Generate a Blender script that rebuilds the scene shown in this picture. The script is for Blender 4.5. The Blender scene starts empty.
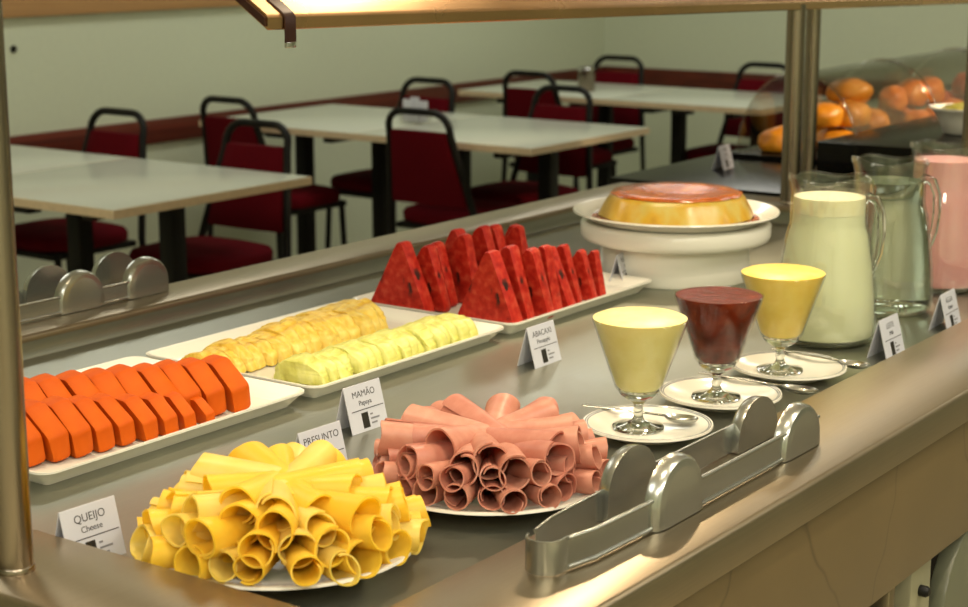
import bpy, bmesh, math, random
from mathutils import Vector, Matrix, noise
random.seed(7)
PI = math.pi
S = bpy.context.scene
COL = S.collection

# ------------------------------------------------------------------ helpers
def lin(c):
    if isinstance(c, str):
        c = [int(c[i:i+2], 16) / 255 for i in (0, 2, 4)]
    return tuple(((v / 12.92) if v <= .04045 else ((v + .055) / 1.055) ** 2.4) for v in c) + (1,)

class MB:
    def __init__(s): s.v = []; s.f = []; s.m = []
    def add(s, vs, fs, mi=0):
        b = len(s.v); s.v += [tuple(v) for v in vs]
        s.f += [tuple(b + i for i in f) for f in fs]; s.m += [mi] * len(fs)
        return s
    def box(s, x0, x1, y0, y1, z0, z1, bev=0, seg=2, mi=0, M=None):
        bm = bmesh.new()
        bmesh.ops.create_cube(bm, size=1)
        for v in bm.verts:
            v.co = Vector(((x0+x1)/2 + v.co.x*(x1-x0), (y0+y1)/2 + v.co.y*(y1-y0), (z0+z1)/2 + v.co.z*(z1-z0)))
        if bev: bmesh.ops.bevel(bm, geom=bm.edges[:], offset=bev, segments=seg, profile=.5, affect='EDGES')
        s.bm(bm, mi, M); return s
    def bm(s, bm, mi=0, M=None):
        bm.verts.index_update()
        s.add([(M @ v.co if M else v.co) for v in bm.verts], [[v.index for v in f.verts] for f in bm.faces], mi)
        bm.free(); return s
    def rings(s, rs, close=True, cap0=True, cap1=True, mi=0):
        n = len(rs[0]); vs = [p for r in rs for p in r]; fs = []
        for i in range(len(rs)-1):
            for j in range(n if close else n-1):
                k = (j+1) % n
                fs.append((i*n+j, i*n+k, (i+1)*n+k, (i+1)*n+j))
        if cap0: fs.append(tuple(range(n-1, -1, -1)))
        if cap1: fs.append(tuple((len(rs)-1)*n + j for j in range(n)))
        return s.add(vs, fs, mi)
    def lathe(s, prof, n=40, c=(0, 0, 0), mi=0, cap0=True, cap1=True, fn=None):
        rs = []
        for r, z in prof:
            ring = []
            for j in range(n):
                a = 2*PI*j/n; rr, zz = (r, z) if fn is None else fn(r, z, a)
                ring.append((c[0]+rr*math.cos(a), c[1]+rr*math.sin(a), c[2]+zz))
            rs.append(ring)
        return s.rings(rs, True, cap0, cap1, mi)
    def tube(s, pts, r, n=10, mi=0, cap=True):
        pts = [Vector(p) for p in pts]; rs = []; up = None
        rad = r if isinstance(r, (list, tuple)) else [r]*len(pts)
        for i, p in enumerate(pts):
            t = (pts[min(i+1, len(pts)-1)] - pts[max(i-1, 0)]).normalized()
            if up is None:
                up = Vector((0, 0, 1)) if abs(t.z) < .9 else Vector((1, 0, 0))
            up = (up - t*up.dot(t)).normalized(); b = t.cross(up)
            rs.append([p + rad[i]*(math.cos(2*PI*j/n)*up + math.sin(2*PI*j/n)*b) for j in range(n)])
        return s.rings(rs, True, cap, cap, mi)
    def prism(s, poly, axis, a, b, mi=0, bev=0):
        """extrude a 2D polygon along axis 'x','y','z' between a and b"""
        def P(u, v, w):
            return {'x': (w, u, v), 'y': (u, w, v), 'z': (u, v, w)}[axis]
        bm = bmesh.new()
        r0 = [bm.verts.new(P(u, v, a)) for u, v in poly]; r1 = [bm.verts.new(P(u, v, b)) for u, v in poly]
        bm.faces.new(r0); bm.faces.new(r1)
        for i in range(len(poly)):
            k = (i+1) % len(poly); bm.faces.new((r0[i], r0[k], r1[k], r1[i]))
        bmesh.ops.recalc_face_normals(bm, faces=bm.faces[:])
        if bev: bmesh.ops.bevel(bm, geom=bm.edges[:], offset=bev, segments=2, profile=.5, affect='EDGES')
        return s.bm(bm, mi)
    def mesh(s, name, mats, smooth=40, fix=True):
        me = bpy.data.meshes.new(name); me.from_pydata(s.v, [], s.f)
        for m in (mats if isinstance(mats, (list, tuple)) else [mats]): me.materials.append(m)
        me.polygons.foreach_set('material_index', s.m)
        if fix:
            bm = bmesh.new(); bm.from_mesh(me); bmesh.ops.recalc_face_normals(bm, faces=bm.faces[:]); bm.to_mesh(me); bm.free()
        if smooth:
            me.polygons.foreach_set('use_smooth', [True]*len(me.polygons))
            me.set_sharp_from_angle(angle=math.radians(smooth))
        me.update(); return me
    def build(s, name, mats, parent=None, loc=(0, 0, 0), rot=(0, 0, 0), smooth=40, fix=True):
        o = bpy.data.objects.new(name, s.mesh(name, mats, smooth, fix)); COL.objects.link(o)
        o.location = loc; o.rotation_euler = rot
        if parent: o.parent = parent
        return o

def tag(o, label=None, cat=None, group=None, kind=None):
    if label: o['label'] = label
    if cat: o['category'] = cat
    if group: o['group'] = group
    if kind: o['kind'] = kind
    return o
def thing(name, label, cat, loc=(0, 0, 0), rz=0, group=None):
    o = bpy.data.objects.new(name, None); COL.objects.link(o); o.empty_display_size = .05
    o.location = loc; o.rotation_euler = (0, 0, rz)
    return tag(o, label, cat, group)
def copy_tree(o, parent=None):
    c = o.copy(); COL.objects.link(c)
    if parent: c.parent = parent
    for ch in list(o.children): copy_tree(ch, c)
    return c
def place(proto, used, loc, rz, label, group=None):
    o = proto if not used else copy_tree(proto)
    o.location = loc; o.rotation_euler = (0, 0, rz)
    o['label'] = label
    if group: o['group'] = group
    return o
ORD = ['first', 'second', 'third', 'fourth', 'fifth', 'sixth', 'seventh', 'eighth', 'ninth', 'tenth', 'eleventh',
       'twelfth', 'thirteenth', 'fourteenth', 'fifteenth', 'sixteenth', 'seventeenth', 'eighteenth', 'nineteenth', 'twentieth']

# ------------------------------------------------------------------ materials
class NT:
    def __init__(s, name):
        s.mat = bpy.data.materials.new(name); s.mat.use_nodes = True
        s.t = s.mat.node_tree; s.n = s.t.nodes; s.b = s.n['Principled BSDF']; s.out = s.n['Material Output']
    def node(s, typ, **kw):
        nd = s.n.new(typ)
        for k, v in kw.items():
            if k in nd.inputs.keys(): nd.inputs[k].default_value = v
            else: setattr(nd, k, v)
        return nd
    def link(s, a, b): s.t.links.new(a, b)
    def set(s, **kw):
        for k, v in kw.items(): s.b.inputs[k.replace('_', ' ')].default_value = v
        return s
    def coords(s, scale=(1, 1, 1), kind='Object'):
        tc = s.node('ShaderNodeTexCoord'); mp = s.node('ShaderNodeMapping'); mp.inputs['Scale'].default_value = scale
        s.link(tc.outputs[kind], mp.inputs['Vector']); return mp.outputs['Vector']
    def noise(s, scale=5, detail=4, vec=None, rough=.5):
        nd = s.node('ShaderNodeTexNoise'); nd.inputs['Scale'].default_value = scale
        nd.inputs['Detail'].default_value = detail; nd.inputs['Roughness'].default_value = rough
        if vec: s.link(vec, nd.inputs['Vector'])
        return nd.outputs['Fac']
    def ramp(s, fac, stops):
        r = s.node('ShaderNodeValToRGB'); e = r.color_ramp.elements
        while len(e) < len(stops): e.new(.5)
        for el, (p, c) in zip(e, stops): el.position = p; el.color = c if len(c) == 4 else c + (1,)
        s.link(fac, r.inputs['Fac']); return r.outputs['Color']
    def color(s, c): s.link(c, s.b.inputs['Base Color'])
    def bump(s, h, strength=.3, dist=.01):
        b = s.node('ShaderNodeBump'); b.inputs['Strength'].default_value = strength; b.inputs['Distance'].default_value = dist
        s.link(h, b.inputs['Height']); s.link(b.outputs['Normal'], s.b.inputs['Normal'])
    def rough(s, fac, a, b):
        m = s.node('ShaderNodeMapRange'); m.inputs['To Min'].default_value = a; m.inputs['To Max'].default_value = b
        s.link(fac, m.inputs['Value']); s.link(m.outputs['Result'], s.b.inputs['Roughness'])

def plain(name, col, rough=.5, metal=0, bump=0, bscale=60, var=.06, **kw):
    m = NT(name); m.set(Roughness=rough, Metallic=metal, **kw)
    c = lin(col); v = m.coords()
    n = m.noise(bscale, 3, v)
    m.color(m.ramp(n, [(.3, tuple(x*(1-var) for x in c[:3])), (.7, tuple(min(1, x*(1+var)) for x in c[:3]))]))
    if bump: m.bump(n, bump, .003)
    return m.mat
def steel(name, col='b4afa2', r=(.2, .34), stretch=(60, 1.2, 60), streak=.35, metal=1.0):
    m = NT(name); m.set(Metallic=metal); v = m.coords(stretch)
    n = m.noise(6, 5, v); n2 = m.noise(2.5, 4, m.coords((1.5, 1.5, 1.5)))
    c = lin(col)[:3]
    mix = m.node('ShaderNodeMath', operation='MULTIPLY_ADD'); m.link(n, mix.inputs[0]); mix.inputs[1].default_value = streak
    m.link(n2, mix.inputs[2])
    m.color(m.ramp(mix.outputs[0], [(.35, tuple(x*.86 for x in c)), (.95, tuple(min(1, x*1.06) for x in c))]))
    m.rough(n2, *r); m.bump(n, .035, .002)
    return m.mat
def shellglass(name, tint='f4f6f0', ior=1.45, rough=.02, extra=.0):
    """thin clear wall: fresnel mix of clear pass-through and glossy"""
    m = NT(name); m.n.remove(m.b)
    tr = m.node('ShaderNodeBsdfTransparent'); tr.inputs['Color'].default_value = lin(tint)
    gl = m.node('ShaderNodeBsdfGlossy'); gl.inputs['Roughness'].default_value = rough
    lw = m.node('ShaderNodeLayerWeight'); lw.inputs['Blend'].default_value = .5
    pw = m.node('ShaderNodeMath', operation='POWER'); pw.inputs[1].default_value = 4.0; m.link(lw.outputs['Facing'], pw.inputs[0])
    ad = m.node('ShaderNodeMath', operation='MULTIPLY_ADD'); ad.use_clamp = True; ad.inputs[1].default_value = .65; ad.inputs[2].default_value = .02 + extra
    m.link(pw.outputs[0], ad.inputs[0])
    mx = m.node('ShaderNodeMixShader'); m.link(ad.outputs[0], mx.inputs[0]); m.link(tr.outputs[0], mx.inputs[1]); m.link(gl.outputs[0], mx.inputs[2])
    m.link(mx.outputs[0], m.out.inputs['Surface']); return m.mat
def solidglass(name, col='f2f5f0', ior=1.5):
    m = NT(name); m.set(Base_Color=lin(col), Roughness=.0, IOR=ior, Transmission_Weight=1.0); return m.mat

M = {}
M['wall'] = plain('wall_paint', 'ccd3ba', .75, bump=.05, bscale=40, var=.015)
M['ceil'] = plain('ceiling_paint', 'e2e0d4', .8, var=.01)
M['floor'] = None
def floor_mat():
    m = NT('floor_tile'); m.set(Roughness=.3)
    br = m.node('ShaderNodeTexBrick'); br.offset = 0; br.inputs['Scale'].default_value = 1
    br.inputs['Brick Width'].default_value = .45; br.inputs['Row Height'].default_value = .45; br.inputs['Mortar Size'].default_value = .004
    br.inputs['Color1'].default_value = lin('c4b99c'); br.inputs['Color2'].default_value = lin('bcb094'); br.inputs['Mortar'].default_value = lin('857a64')
    m.link(m.coords(), br.inputs['Vector']); m.color(br.outputs['Color']); return m.mat
M['floor'] = floor_mat()
def wood(name, a, b, rough=.4):
    m = NT(name); m.set(Roughness=rough); n = m.noise(8, 5, m.coords((1, .12, 6)))
    m.color(m.ramp(n, [(.3, lin(a)), (.7, lin(b))])); return m.mat
M['rail'] = wood('mahogany_rail', '4c1a10', '6a2817')
M['ledge'] = wood('tan_wood', 'a57a4c', 'c09462')
M['steel_rim'] = steel('brushed_steel_rim', '958871', (.26, .42), streak=.6, metal=.92)
M['steel_well'] = steel('steel_well', '97998c', (.24, .4), metal=.9)
M['steel_tool'] = steel('tool_steel', 'b2b4ae', (.18, .3), (3, 60, 3), .2, metal=.9)
M['steel_post'] = steel('post_steel', '94897a', (.2, .3), (60, 60, 1), .25)
M['steel_panel'] = steel('shelf_steel', 'd3ab7e', (.2, .32))
M['steel_pan'] = M['steel_well']
def stone():
    m = NT('veined_stone'); m.set(Roughness=.35)
    v = m.coords(); n = m.noise(3, 5, v)
    vo = m.node('ShaderNodeTexVoronoi', feature='DISTANCE_TO_EDGE'); vo.inputs['Scale'].default_value = 3.6
    mx = m.node('ShaderNodeMix', data_type='VECTOR'); mx.inputs['Factor'].default_value = .12
    tc = m.node('ShaderNodeTexNoise'); tc.inputs['Scale'].default_value = 6; m.link(v, tc.inputs['Vector'])
    m.link(v, mx.inputs['A']); m.link(tc.outputs['Color'], mx.inputs['B']); m.link(mx.outputs['Result'], vo.inputs['Vector'])
    base = m.ramp(n, [(.25, lin('57492f')), (.75, lin('655538'))])
    vein = m.ramp(vo.outputs['Distance'], [(0.0, (.55, .52, .5)), (.012, (1, 1, 1))])
    mul = m.node('ShaderNodeMix', data_type='RGBA', blend_type='MULTIPLY'); mul.inputs['Factor'].default_value = .8
    m.link(base, mul.inputs['A']); m.link(vein, mul.inputs['B']); m.color(mul.outputs['Result']); return m.mat
M['stone'] = stone()
M['darkbox'] = plain('dark_recess', '1d1a15', .6)
M['palepanel'] = plain('pale_panel', '86836a', .35, var=.02)
M['doorpanel'] = plain('green_grey_panel', '5f6150', .35, var=.02)
M['blackslab'] = plain('black_granite', '0e0c0a', .2, var=.25, bscale=200, Specular_IOR_Level=.18)
M['blackmetal'] = plain('black_metal', '0e0d0a', .5, var=.1, Specular_IOR_Level=.25)
M['redpad'] = plain('red_upholstery', '580511', .9, bump=.15, bscale=250, var=.1, Specular_IOR_Level=.1)
M['redpad2'] = M['redpad']
M['tabletop'] = plain('white_laminate', 'c6cabd', .22, var=.015)
M['tableedge'] = plain('tan_edging', 'd2bd9c', .5)
M['porcelain'] = plain('white_porcelain', 'ece9dc', .14, var=.01, bscale=5)
M['melamine'] = plain('white_melamine', 'e9e7da', .22, var=.01, bscale=5)
M['blueband'] = plain('blue_grey_band', '66707a', .2)
M['paper'] = plain('white_card', 'c6c8d2', .6, var=.01)
M['ink'] = plain('dark_ink', '26262a', .6)
M['inkgrey'] = plain('grey_ink', '7c7d84', .6)
M['logo'] = plain('black_emblem', '201c14', .5, bscale=700, var=.7)

def food(name, stops, scale, rough=.45, bump=.3, sss=.12, stretch=(1, 1, 1), detail=4, dist=.004, sub=(1, .5, .25), spec=.5):
    m = NT(name); v = m.coords(stretch); n = m.noise(scale, detail, v)
    m.color(m.ramp(n, [(p, lin(c)) for p, c in stops]))
    m.set(Roughness=rough, Subsurface_Weight=sss, Subsurface_Scale=.01, Subsurface_Radius=sub, Specular_IOR_Level=spec)
    if bump: m.bump(n, bump, dist)
    return m.mat
def sheet(mat, col, f):
    t = mat.node_tree; b = t.nodes['Principled BSDF']; tl = t.nodes.new('ShaderNodeBsdfTranslucent'); tl.inputs['Color'].default_value = lin(col)
    mx = t.nodes.new('ShaderNodeMixShader'); mx.inputs[0].default_value = f
    t.links.new(b.outputs[0], mx.inputs[1]); t.links.new(tl.outputs[0], mx.inputs[2]); t.links.new(mx.outputs[0], t.nodes['Material Output'].inputs['Surface']); return mat
M['cheese'] = food('yellow_cheese', [(.3, 'f8cf38'), (.7, 'fadb58')], 30, .38, .06, 0, sub=(1, .7, .2))
M['cheese2'] = food('pale_yellow_cheese', [(.3, 'f2d65c'), (.7, 'f5e388')], 30, .38, .06, 0, sub=(1, .7, .2))
M['ham'] = food('pink_ham', [(.25, 'c07c68'), (.55, 'd0937c'), (.8, 'daa48c')], 55, .4, .12, .0)
M['ham2'] = food('rosy_ham', [(.25, 'b8705c'), (.55, 'c88672'), (.8, 'd49a84')], 55, .4, .12, .0)
for k_, c_, f_ in (('cheese', 'ffe83c', .45), ('cheese2', 'fdec6c', .45), ('ham', 'e48c70', .28), ('ham2', 'dc8068', .28)): sheet(M[k_], c_, f_)
M['papaya'] = food('ripe_papaya', [(.25, 'b84a05'), (.6, 'c45806'), (.85, 'd06c0e')], 22, .55, .15, .0, (1, 1, 1), spec=.15)
M['pine'] = food('yellow_pineapple', [(.3, 'c99a2c'), (.5, 'e2c050'), (.75, 'ecd67c')], 60, .42, .9, .15, (1, 1, .4), 6, .006, (1, .8, .3))
M['melon'] = food('pale_green_fruit', [(.3, 'b2ae48'), (.5, 'c8c868'), (.75, 'd6d68c')], 60, .42, .9, .15, (1, 1, .4), 6, .006, (.9, 1, .4))
def watermelon():
    m = NT('watermelon_flesh'); v = m.coords(); n = m.noise(70, 6, v)
    base = m.ramp(n, [(.3, lin('8c130c')), (.5, lin('ac2416')), (.75, lin('c24a34'))])
    sd = m.noise(62, 2, m.coords((1, 1, .6))); clus = m.noise(24, 1, m.coords((1, 1.3, .7)))
    spot_ = m.ramp(sd, [(.49, (0, 0, 0)), (.54, (1, 1, 1))]); cl = m.ramp(clus, [(.44, (0, 0, 0)), (.54, (1, 1, 1))])
    sp = m.node('ShaderNodeSeparateXYZ'); m.link(m.coords(), sp.inputs[0])
    band = m.ramp(sp.outputs['Z'], [(.03, (0, 0, 0)), (.045, (1, 1, 1)), (.075, (1, 1, 1)), (.095, (0, 0, 0))])
    def mul3(p, q):
        k = m.node('ShaderNodeMath', operation='MULTIPLY'); m.link(p, k.inputs[0]); m.link(q, k.inputs[1]); return k.outputs[0]
    f = mul3(mul3(spot_, cl), band)
    mx = m.node('ShaderNodeMix', data_type='RGBA'); m.link(f, mx.inputs[0]); m.link(base, mx.inputs[6]); mx.inputs[7].default_value = (.03, .008, .006, 1)
    m.color(mx.outputs[2])
    m.set(Roughness=.45, Specular_IOR_Level=.25, Subsurface_Weight=.0, Subsurface_Scale=.01, Subsurface_Radius=(1, .3, .2)); m.bump(n, .25, .003); return m.mat
M['watermelon'] = watermelon()
M['passion'] = food('pale_yellow_mousse', [(.3, 'e9d98a'), (.7, 'f0e4a0')], 40, .4, .05, .2, sub=(1, .8, .4))
M['mango'] = food('yellow_mousse', [(.3, 'eecb55'), (.7, 'f3d873')], 40, .4, .08, .2, sub=(1, .8, .4))
M['choc'] = food('dark_red_fruit_sauce', [(.3, '480e02'), (.55, '681a04'), (.8, '8c3410')], 55, .25, .6, .0, spec=.2, detail=6)
M['milk'] = food('milk', [(.3, 'e4e2c4'), (.7, 'e9e7cc')], 10, .4, 0, .2, sub=(1, .9, .6))
M['froth'] = food('milk_froth', [(.3, 'efe7c4'), (.7, 'f4edd0')], 90, .6, .15, .2, sub=(1, .9, .6))
M['pinkdrink'] = food('pink_yoghurt', [(.3, 'dd9aa0'), (.7, 'e4a8ac')], 10, .4, 0, .2)
def flan():
    m = NT('custard'); v = m.coords((1, 1, .5)); n = m.noise(22, 5, v)
    m.color(m.ramp(n, [(.3, lin('a8801c')), (.5, lin('c09a30')), (.7, lin('beb062'))]))
    m.set(Roughness=.28, Subsurface_Weight=.2, Subsurface_Scale=.015, Subsurface_Radius=(1, .7, .2)); m.bump(n, .15, .003); return m.mat
M['flan'] = flan()
M['caramel'] = food('caramel', [(.3, '843404'), (.55, 'a8540a'), (.8, 'c07c1c')], 30, .22, .3, .0, spec=.25)
M['bread'] = food('golden_crust', [(.25, 'b0600c'), (.5, 'dc8c16'), (.8, 'eeb040')], 14, .4, .25, .05, dist=.006)
M['pastry'] = food('orange_pastry', [(.25, 'c4600c'), (.5, 'e27e18'), (.8, 'f0a840')], 16, .4, .4, .05, dist=.006)
M['redfood'] = food('red_orange_pastry', [(.25, '9c330a'), (.5, 'c8501a'), (.8, 'de7c34')], 20, .4, .5, .05, dist=.006)
M['olive'] = food('green_filling', [(.3, '6f6a16'), (.55, '9c9430'), (.8, 'c4b450')], 80, .4, .6, .05)
M['glass'] = solidglass('clear_glass')
M['thin'] = shellglass('thin_glass', 'fbfcfa', 1.5, .01, .0)
M['jug'] = shellglass('jug_glass', 'fafcf8', 1.5, .03, .055)
M['acrylic'] = shellglass('clear_acrylic', 'f6f5f2', 1.5, .08, .08)
M['water'] = solidglass('water', 'eaf2ec', 1.33)
M['strapmat'] = plain('dark_brown_strap', '2c130d', .35)
M['chrome'] = plain('chrome', 'd8d8d8', .08, 1.0)

# ------------------------------------------------------------------ room
WX, WY, WZ, RX, NY = -5.35, 8.75, 2.8, 3.2, -3.2
def struct(name, mb, mat, label=None):
    o = mb.build(name, mat); o['kind'] = 'structure'
    if label: o['label'] = label
    return o
struct('floor', MB().box(WX-.15, RX+.15, NY-.15, WY+.15, -.1, 0), M['floor'])
struct('ceiling', MB().box(WX-.15, RX+.15, NY-.15, WY+.15, WZ, WZ+.1), M['ceil'])
struct('wall_left', MB().box(WX-.15, WX, NY-.15, WY+.15, 0, WZ), M['wall'], 'pale green-beige wall behind the tables')
struct('wall_far', MB().box(WX, RX, WY, WY+.15, 0, WZ), M['wall'])
struct('wall_right', MB().box(RX, RX+.15, NY-.15, WY+.15, 0, WZ), M['wall'])
struct('wall_near', MB().box(WX, RX, NY-.15, NY, 0, WZ), M['wall'])
struct('trim_1', MB().box(WX, WX+.022, NY, WY, .645, .745, .004), M['rail'], 'dark red wooden chair rail on the left wall')
struct('trim_2', MB().box(WX+.022, RX, WY-.022, WY, .645, .745, .004), M['rail'], 'dark red wooden chair rail on the far wall')
struct('trim_3', MB().box(WX, WX+.03, NY, 5.75, 1.195, 1.335, .004), M['ledge'], 'tan wooden strip high on the left wall')
o = MB().lathe([(.014, 0), (.014, .006), (.009, .012), (.003, .013)], 16).build('wall_plug', M['blackmetal'], None, (WX, 4.43, 1.075), (0, PI/2, 0))
tag(o, 'small round black plug on the pale wall near its left end', 'wall plug')

# ------------------------------------------------------------------ dining tables
def table(label):
    t = thing('dining_table', label, 'table', group='white tables along the wall')
    L, W = .41, .42
    MB().box(-L, L, -W, W, .722, .75, .002).build('tabletop', M['tabletop'], t)
    e = MB()
    e.box(-L-.004, L+.004, -W-.004, -W, .7235, .7485); e.box(-L-.004, L+.004, W, W+.004, .7235, .7485)
    e.box(-L-.004, -L, -W, W, .7235, .7485); e.box(L, L+.004, -W, W, .7235, .7485)
    e.build('edge_band', M['tableedge'], t)
    for x in (-.21, .21):
        MB().box(x-.03, x+.03, -.03, .03, .03, .722, .004).build('column', M['blackmetal'], t)
        MB().box(x-.038, x+.038, -.045, .045, 0, .03, .008).build('foot', M['blackmetal'], t)
        MB().box(x-.025, x+.025, -.34, .34, .69, .722, .004).build('bracket', M['blackmetal'], t)
    MB().box(-.05, .05, -W+.0, -W+.05, .704, .722, .003).build('clip', M['blackmetal'], t)
    return t
T0 = table('')
TB = [(-4.06, 3.765, 'white table at the left edge, nearest the counter, tan front corner'),
      (-4.89, 3.765, 'white table against the wall behind the left steel post'),
      (-3.89, 5.62, 'white table in the middle row, nearer the counter end'),
      (-4.72, 5.62, 'white table in the middle row, against the wall'),
      (-3.84, 7.32, 'white table in the far row, partly behind the bread cover'),
      (-4.67, 7.32, 'white table in the far row, against the left wall')]
for i, (x, y, lb) in enumerate(TB):
    o = place(T0, i, (x, y, 0), 0, lb)
    if i > 3: o.scale = (1, .88, 1)

# ------------------------------------------------------------------ chairs
def chair():
    t = thing('dining_chair', '', 'chair', group='red chairs with black hoop backs')
    # seat: rounded cushion
    rs = []
    for (k, z) in ((.9, .425), (1, .435), (1.01, .46), (.97, .475), (.8, .485), (.4, .49)):
        ring = []
        for j in range(32):
            a = 2*PI*j/32; c, s_ = math.cos(a), math.sin(a)
            ex = lambda u: math.copysign(abs(u)**.55, u)
            ring.append((.21*k*ex(c), .197*k*ex(s_), z))
        rs.append(ring)
    MB().rings(rs).build('seat', M['redpad'], t, smooth=60)
    def back_y(z): return -.205 - .1*(z-.45)/.42
    # hoop
    pts = []
    for z in (.43, .5, .6, .7, .78):
        w = .205 - .07*(z-.43)/.35*.9
        pts.append((w, back_y(z), z))
    w = pts[-1][0]
    for a in (15, 35, 55, 75, 90):
        ar = math.radians(a)
        pts.append((w-.07 + .07*math.cos(ar), back_y(.80+.06*math.sin(ar)), .80+.068*math.sin(ar)))
    full = pts + [(-x, y, z) for x, y, z in reversed(pts)]
    MB().tube(full, .0135, 10).build('back_frame', M['blackmetal'], t, smooth=60)
    # pad
    bm = bmesh.new(); rs = []
    for z, k in ((.515, .96), (.525, 1), (.6, 1), (.7, 1), (.785, 1), (.795, .96)):
        w = (.19 - .065*(z-.43)/.35*.9)*k; y = back_y(z)
        ring = []
        for (u, v) in ((-1, -.3), (-.97, -.8), (-.9, -1), (.9, -1), (.97, -.8), (1, -.3), (1, .5), (.95, 1), (.5, 1.3), (0, 1.4), (-.5, 1.3), (-.95, 1), (-1, .5)):
            ring.append((u*w, y + v*.016*k, z))
        rs.append(ring)
    bm.free()
    MB().rings(rs).build('backrest', M['redpad'], t, smooth=50)
    for s in (-1, 1):
        MB().tube([(s*.205, -.2, .44), (s*.207, -.215, .25), (s*.21, -.26, .0)], .0125, 8).build('leg', M['blackmetal'], t)
        MB().tube([(s*.18, .165, .43), (s*.185, .172, .25), (s*.19, .185, .0)], .0125, 8).build('leg', M['blackmetal'], t)
    f = MB()
    f.box(-.19, .19, -.19, .19, .405, .427, .004)
    f.build('seat_frame', M['blackmetal'], t)
    return t
C0 = chair()
CH = [(-4.79, 4.13, PI, 'red chair behind the left table, leftmost of the chairs, facing the counter'),
      (-4.78, 5.30, 0, 'red chair seen from behind, tucked in left of the middle row of tables'),
      (-4.10, 4.14, PI, 'red chair behind the near corner of the left table'),
      (-4.69, 5.875, PI, 'red chair on the far side of the middle tables, mostly hidden below its hoop'),
      (-3.90, 5.372, 0, 'large red chair seen from behind at the near side of the middle tables'),
      (-4.53, 7.05, 0, 'red chair seen from behind at the near side of the far tables'),
      (-3.99, 5.89, PI, 'red chair on the far side of the middle tables at their right end'),
      (-4.71, 7.56, PI, 'red chair on the far side of the far tables, beside the metal cup'),
      (-3.88, 7.56, PI, 'red chair on the far side of the far tables, above the bread cover')]
for i, (x, y, r, lb) in enumerate(CH):
    place(C0, i, (x, y, 0), r + random.uniform(-.04, .04), lb)

t = thing('metal_cup', 'small steel canister standing on the far white table', 'canister', (-4.53, 7.25, .75))
MB().lathe([(.04, 0), (.042, .004), (.042, .11), (.038, .11), (.038, .02)], 24, cap1=True).build('body', M['steel_post'], t)
MB().lathe([(.0435, .1), (.0435, .112), (.0415, .114)], 24, cap0=False, cap1=False).build('rim', M['chrome'], t)
t = thing('condiment_caddy', 'glass caddy of paper sachets on the middle white table', 'caddy', (-4.33, 5.62, .75))
MB().box(-.055, .055, -.04, .04, 0, .05, .006).build('tray_box', M['acrylic'], t)
for i, (x, h, a) in enumerate(((-.03, .09, .2), (0, .1, -.1), (.03, .085, .15))):
    MB().box(-.022, .022, -.003, .003, 0, h).build('sachet', M['paper'], t, (x, .01*(i-1), .006), (0, .1*a, a))

# ------------------------------------------------------------------ buffet counter
ZR, ZF = .90, .86
XO, XI, XBI, XBO = -.797, -.965, -2.12, -2.235
YO, YI, YFI, YFO = 1.01, 1.157, 3.615, 3.75
ct = thing('buffet_counter', 'long stainless steel buffet counter with a recessed well and stone front', 'buffet counter')
def rect(x0, x1, y0, y1, z, r=.0, n=4):
    if r == 0: return [(x0, y0, z), (x1, y0, z), (x1, y1, z), (x0, y1, z)]
    out = []
    for cx, cy, a0 in ((x0+r, y0+r, PI), (x1-r, y0+r, 1.5*PI), (x1-r, y1-r, 0), (x0+r, y1-r, .5*PI)):
        for k in range(n+1):
            a = a0 + .5*PI*k/n; out.append((cx+r*math.cos(a), cy+r*math.sin(a), z))
    return out
b = .006
rim = MB()
rim.rings([rect(XBO, XO, YO, YFO, ZR-.045, .008), rect(XBO, XO, YO, YFO, ZR-b, .008), rect(XBO+.002, XO-.002, YO+.002, YFO-.002, ZR-.002, .008), rect(XBO+b, XO-b, YO+b, YFO-b, ZR, .008),
           rect(XBI-b, XI+b, YI-b, YFI+b, ZR, .008), rect(XBI-.002, XI+.002, YI-.002, YFI+.002, ZR-.002, .008), rect(XBI, XI, YI, YFI, ZR-b, .008), rect(XBI, XI, YI, YFI, ZR-.012, .008)], True, False, False)
rim.build('rim', M['steel_rim'], ct, smooth=60)
pan = MB()
pan.rings([rect(XBI, XI, YI, YFI, ZR-.012, .008), rect(XBI, XI, YI, YFI, ZF+.002, .008), rect(XBI+.002, XI-.002, YI+.002, YFI-.002, ZF, .008)], True, False, True)
pan.build('well_pan', M['steel_well'], ct, smooth=60)
MB().box(XO-.035, XO-.008, YO+.02, YFO-.005, .677, ZR-.03, .003).build('front_panel', M['stone'], ct)
MB().box(XBO+.02, XBO+.04, YO+.02, YFO-.005, .12, ZR-.03, .003).build('back_panel', M['steel_rim'], ct)
MB().box(XBO+.04, XO-.04, YO+.02, YO+.04, .12, ZR-.03, .003).build('end_panel', M['steel_rim'], ct)
MB().box(XBO+.05, XO-.22, YO+.05, YFO-.02, .12, .845).build('cabinet', M['darkbox'], ct)
MB().box(XBO+.08, XO-.24, YO+.08, YFO-.04, 0, .12).build('plinth', M['darkbox'], ct)
MB().box(XO-.05, XO-.02, 2.078, 2.098, .0, .677, .002).build('upright', M['steel_rim'], ct)
u = MB().box(XO-.06, XO-.02, 2.155, 2.228, .0, .677, .003).build('upright', M['palepanel'], ct)
MB().lathe([(.008, 0), (.008, .01), (.005, .014)], 14).build('knob', M['blackmetal'], u, (XO-.02, 2.188, .632), (0, PI/2, 0))
dp = [(y, z) for y, z in [(2.262, .02)] + [(2.262+.13-.13*math.cos(a*PI/16), .55+.135*math.sin(a*PI/16)) for a in range(9)] + [(2.95, .685), (2.95, .02)]]
MB().prism(dp, 'x', XO-.04, XO-.012, bev=.006).build('door', M['doorpanel'], ct)
MB().box(XO-.06, XO-.02, 2.99, 3.06, 0, .677, .003).build('upright', M['palepanel'], ct)

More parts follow.
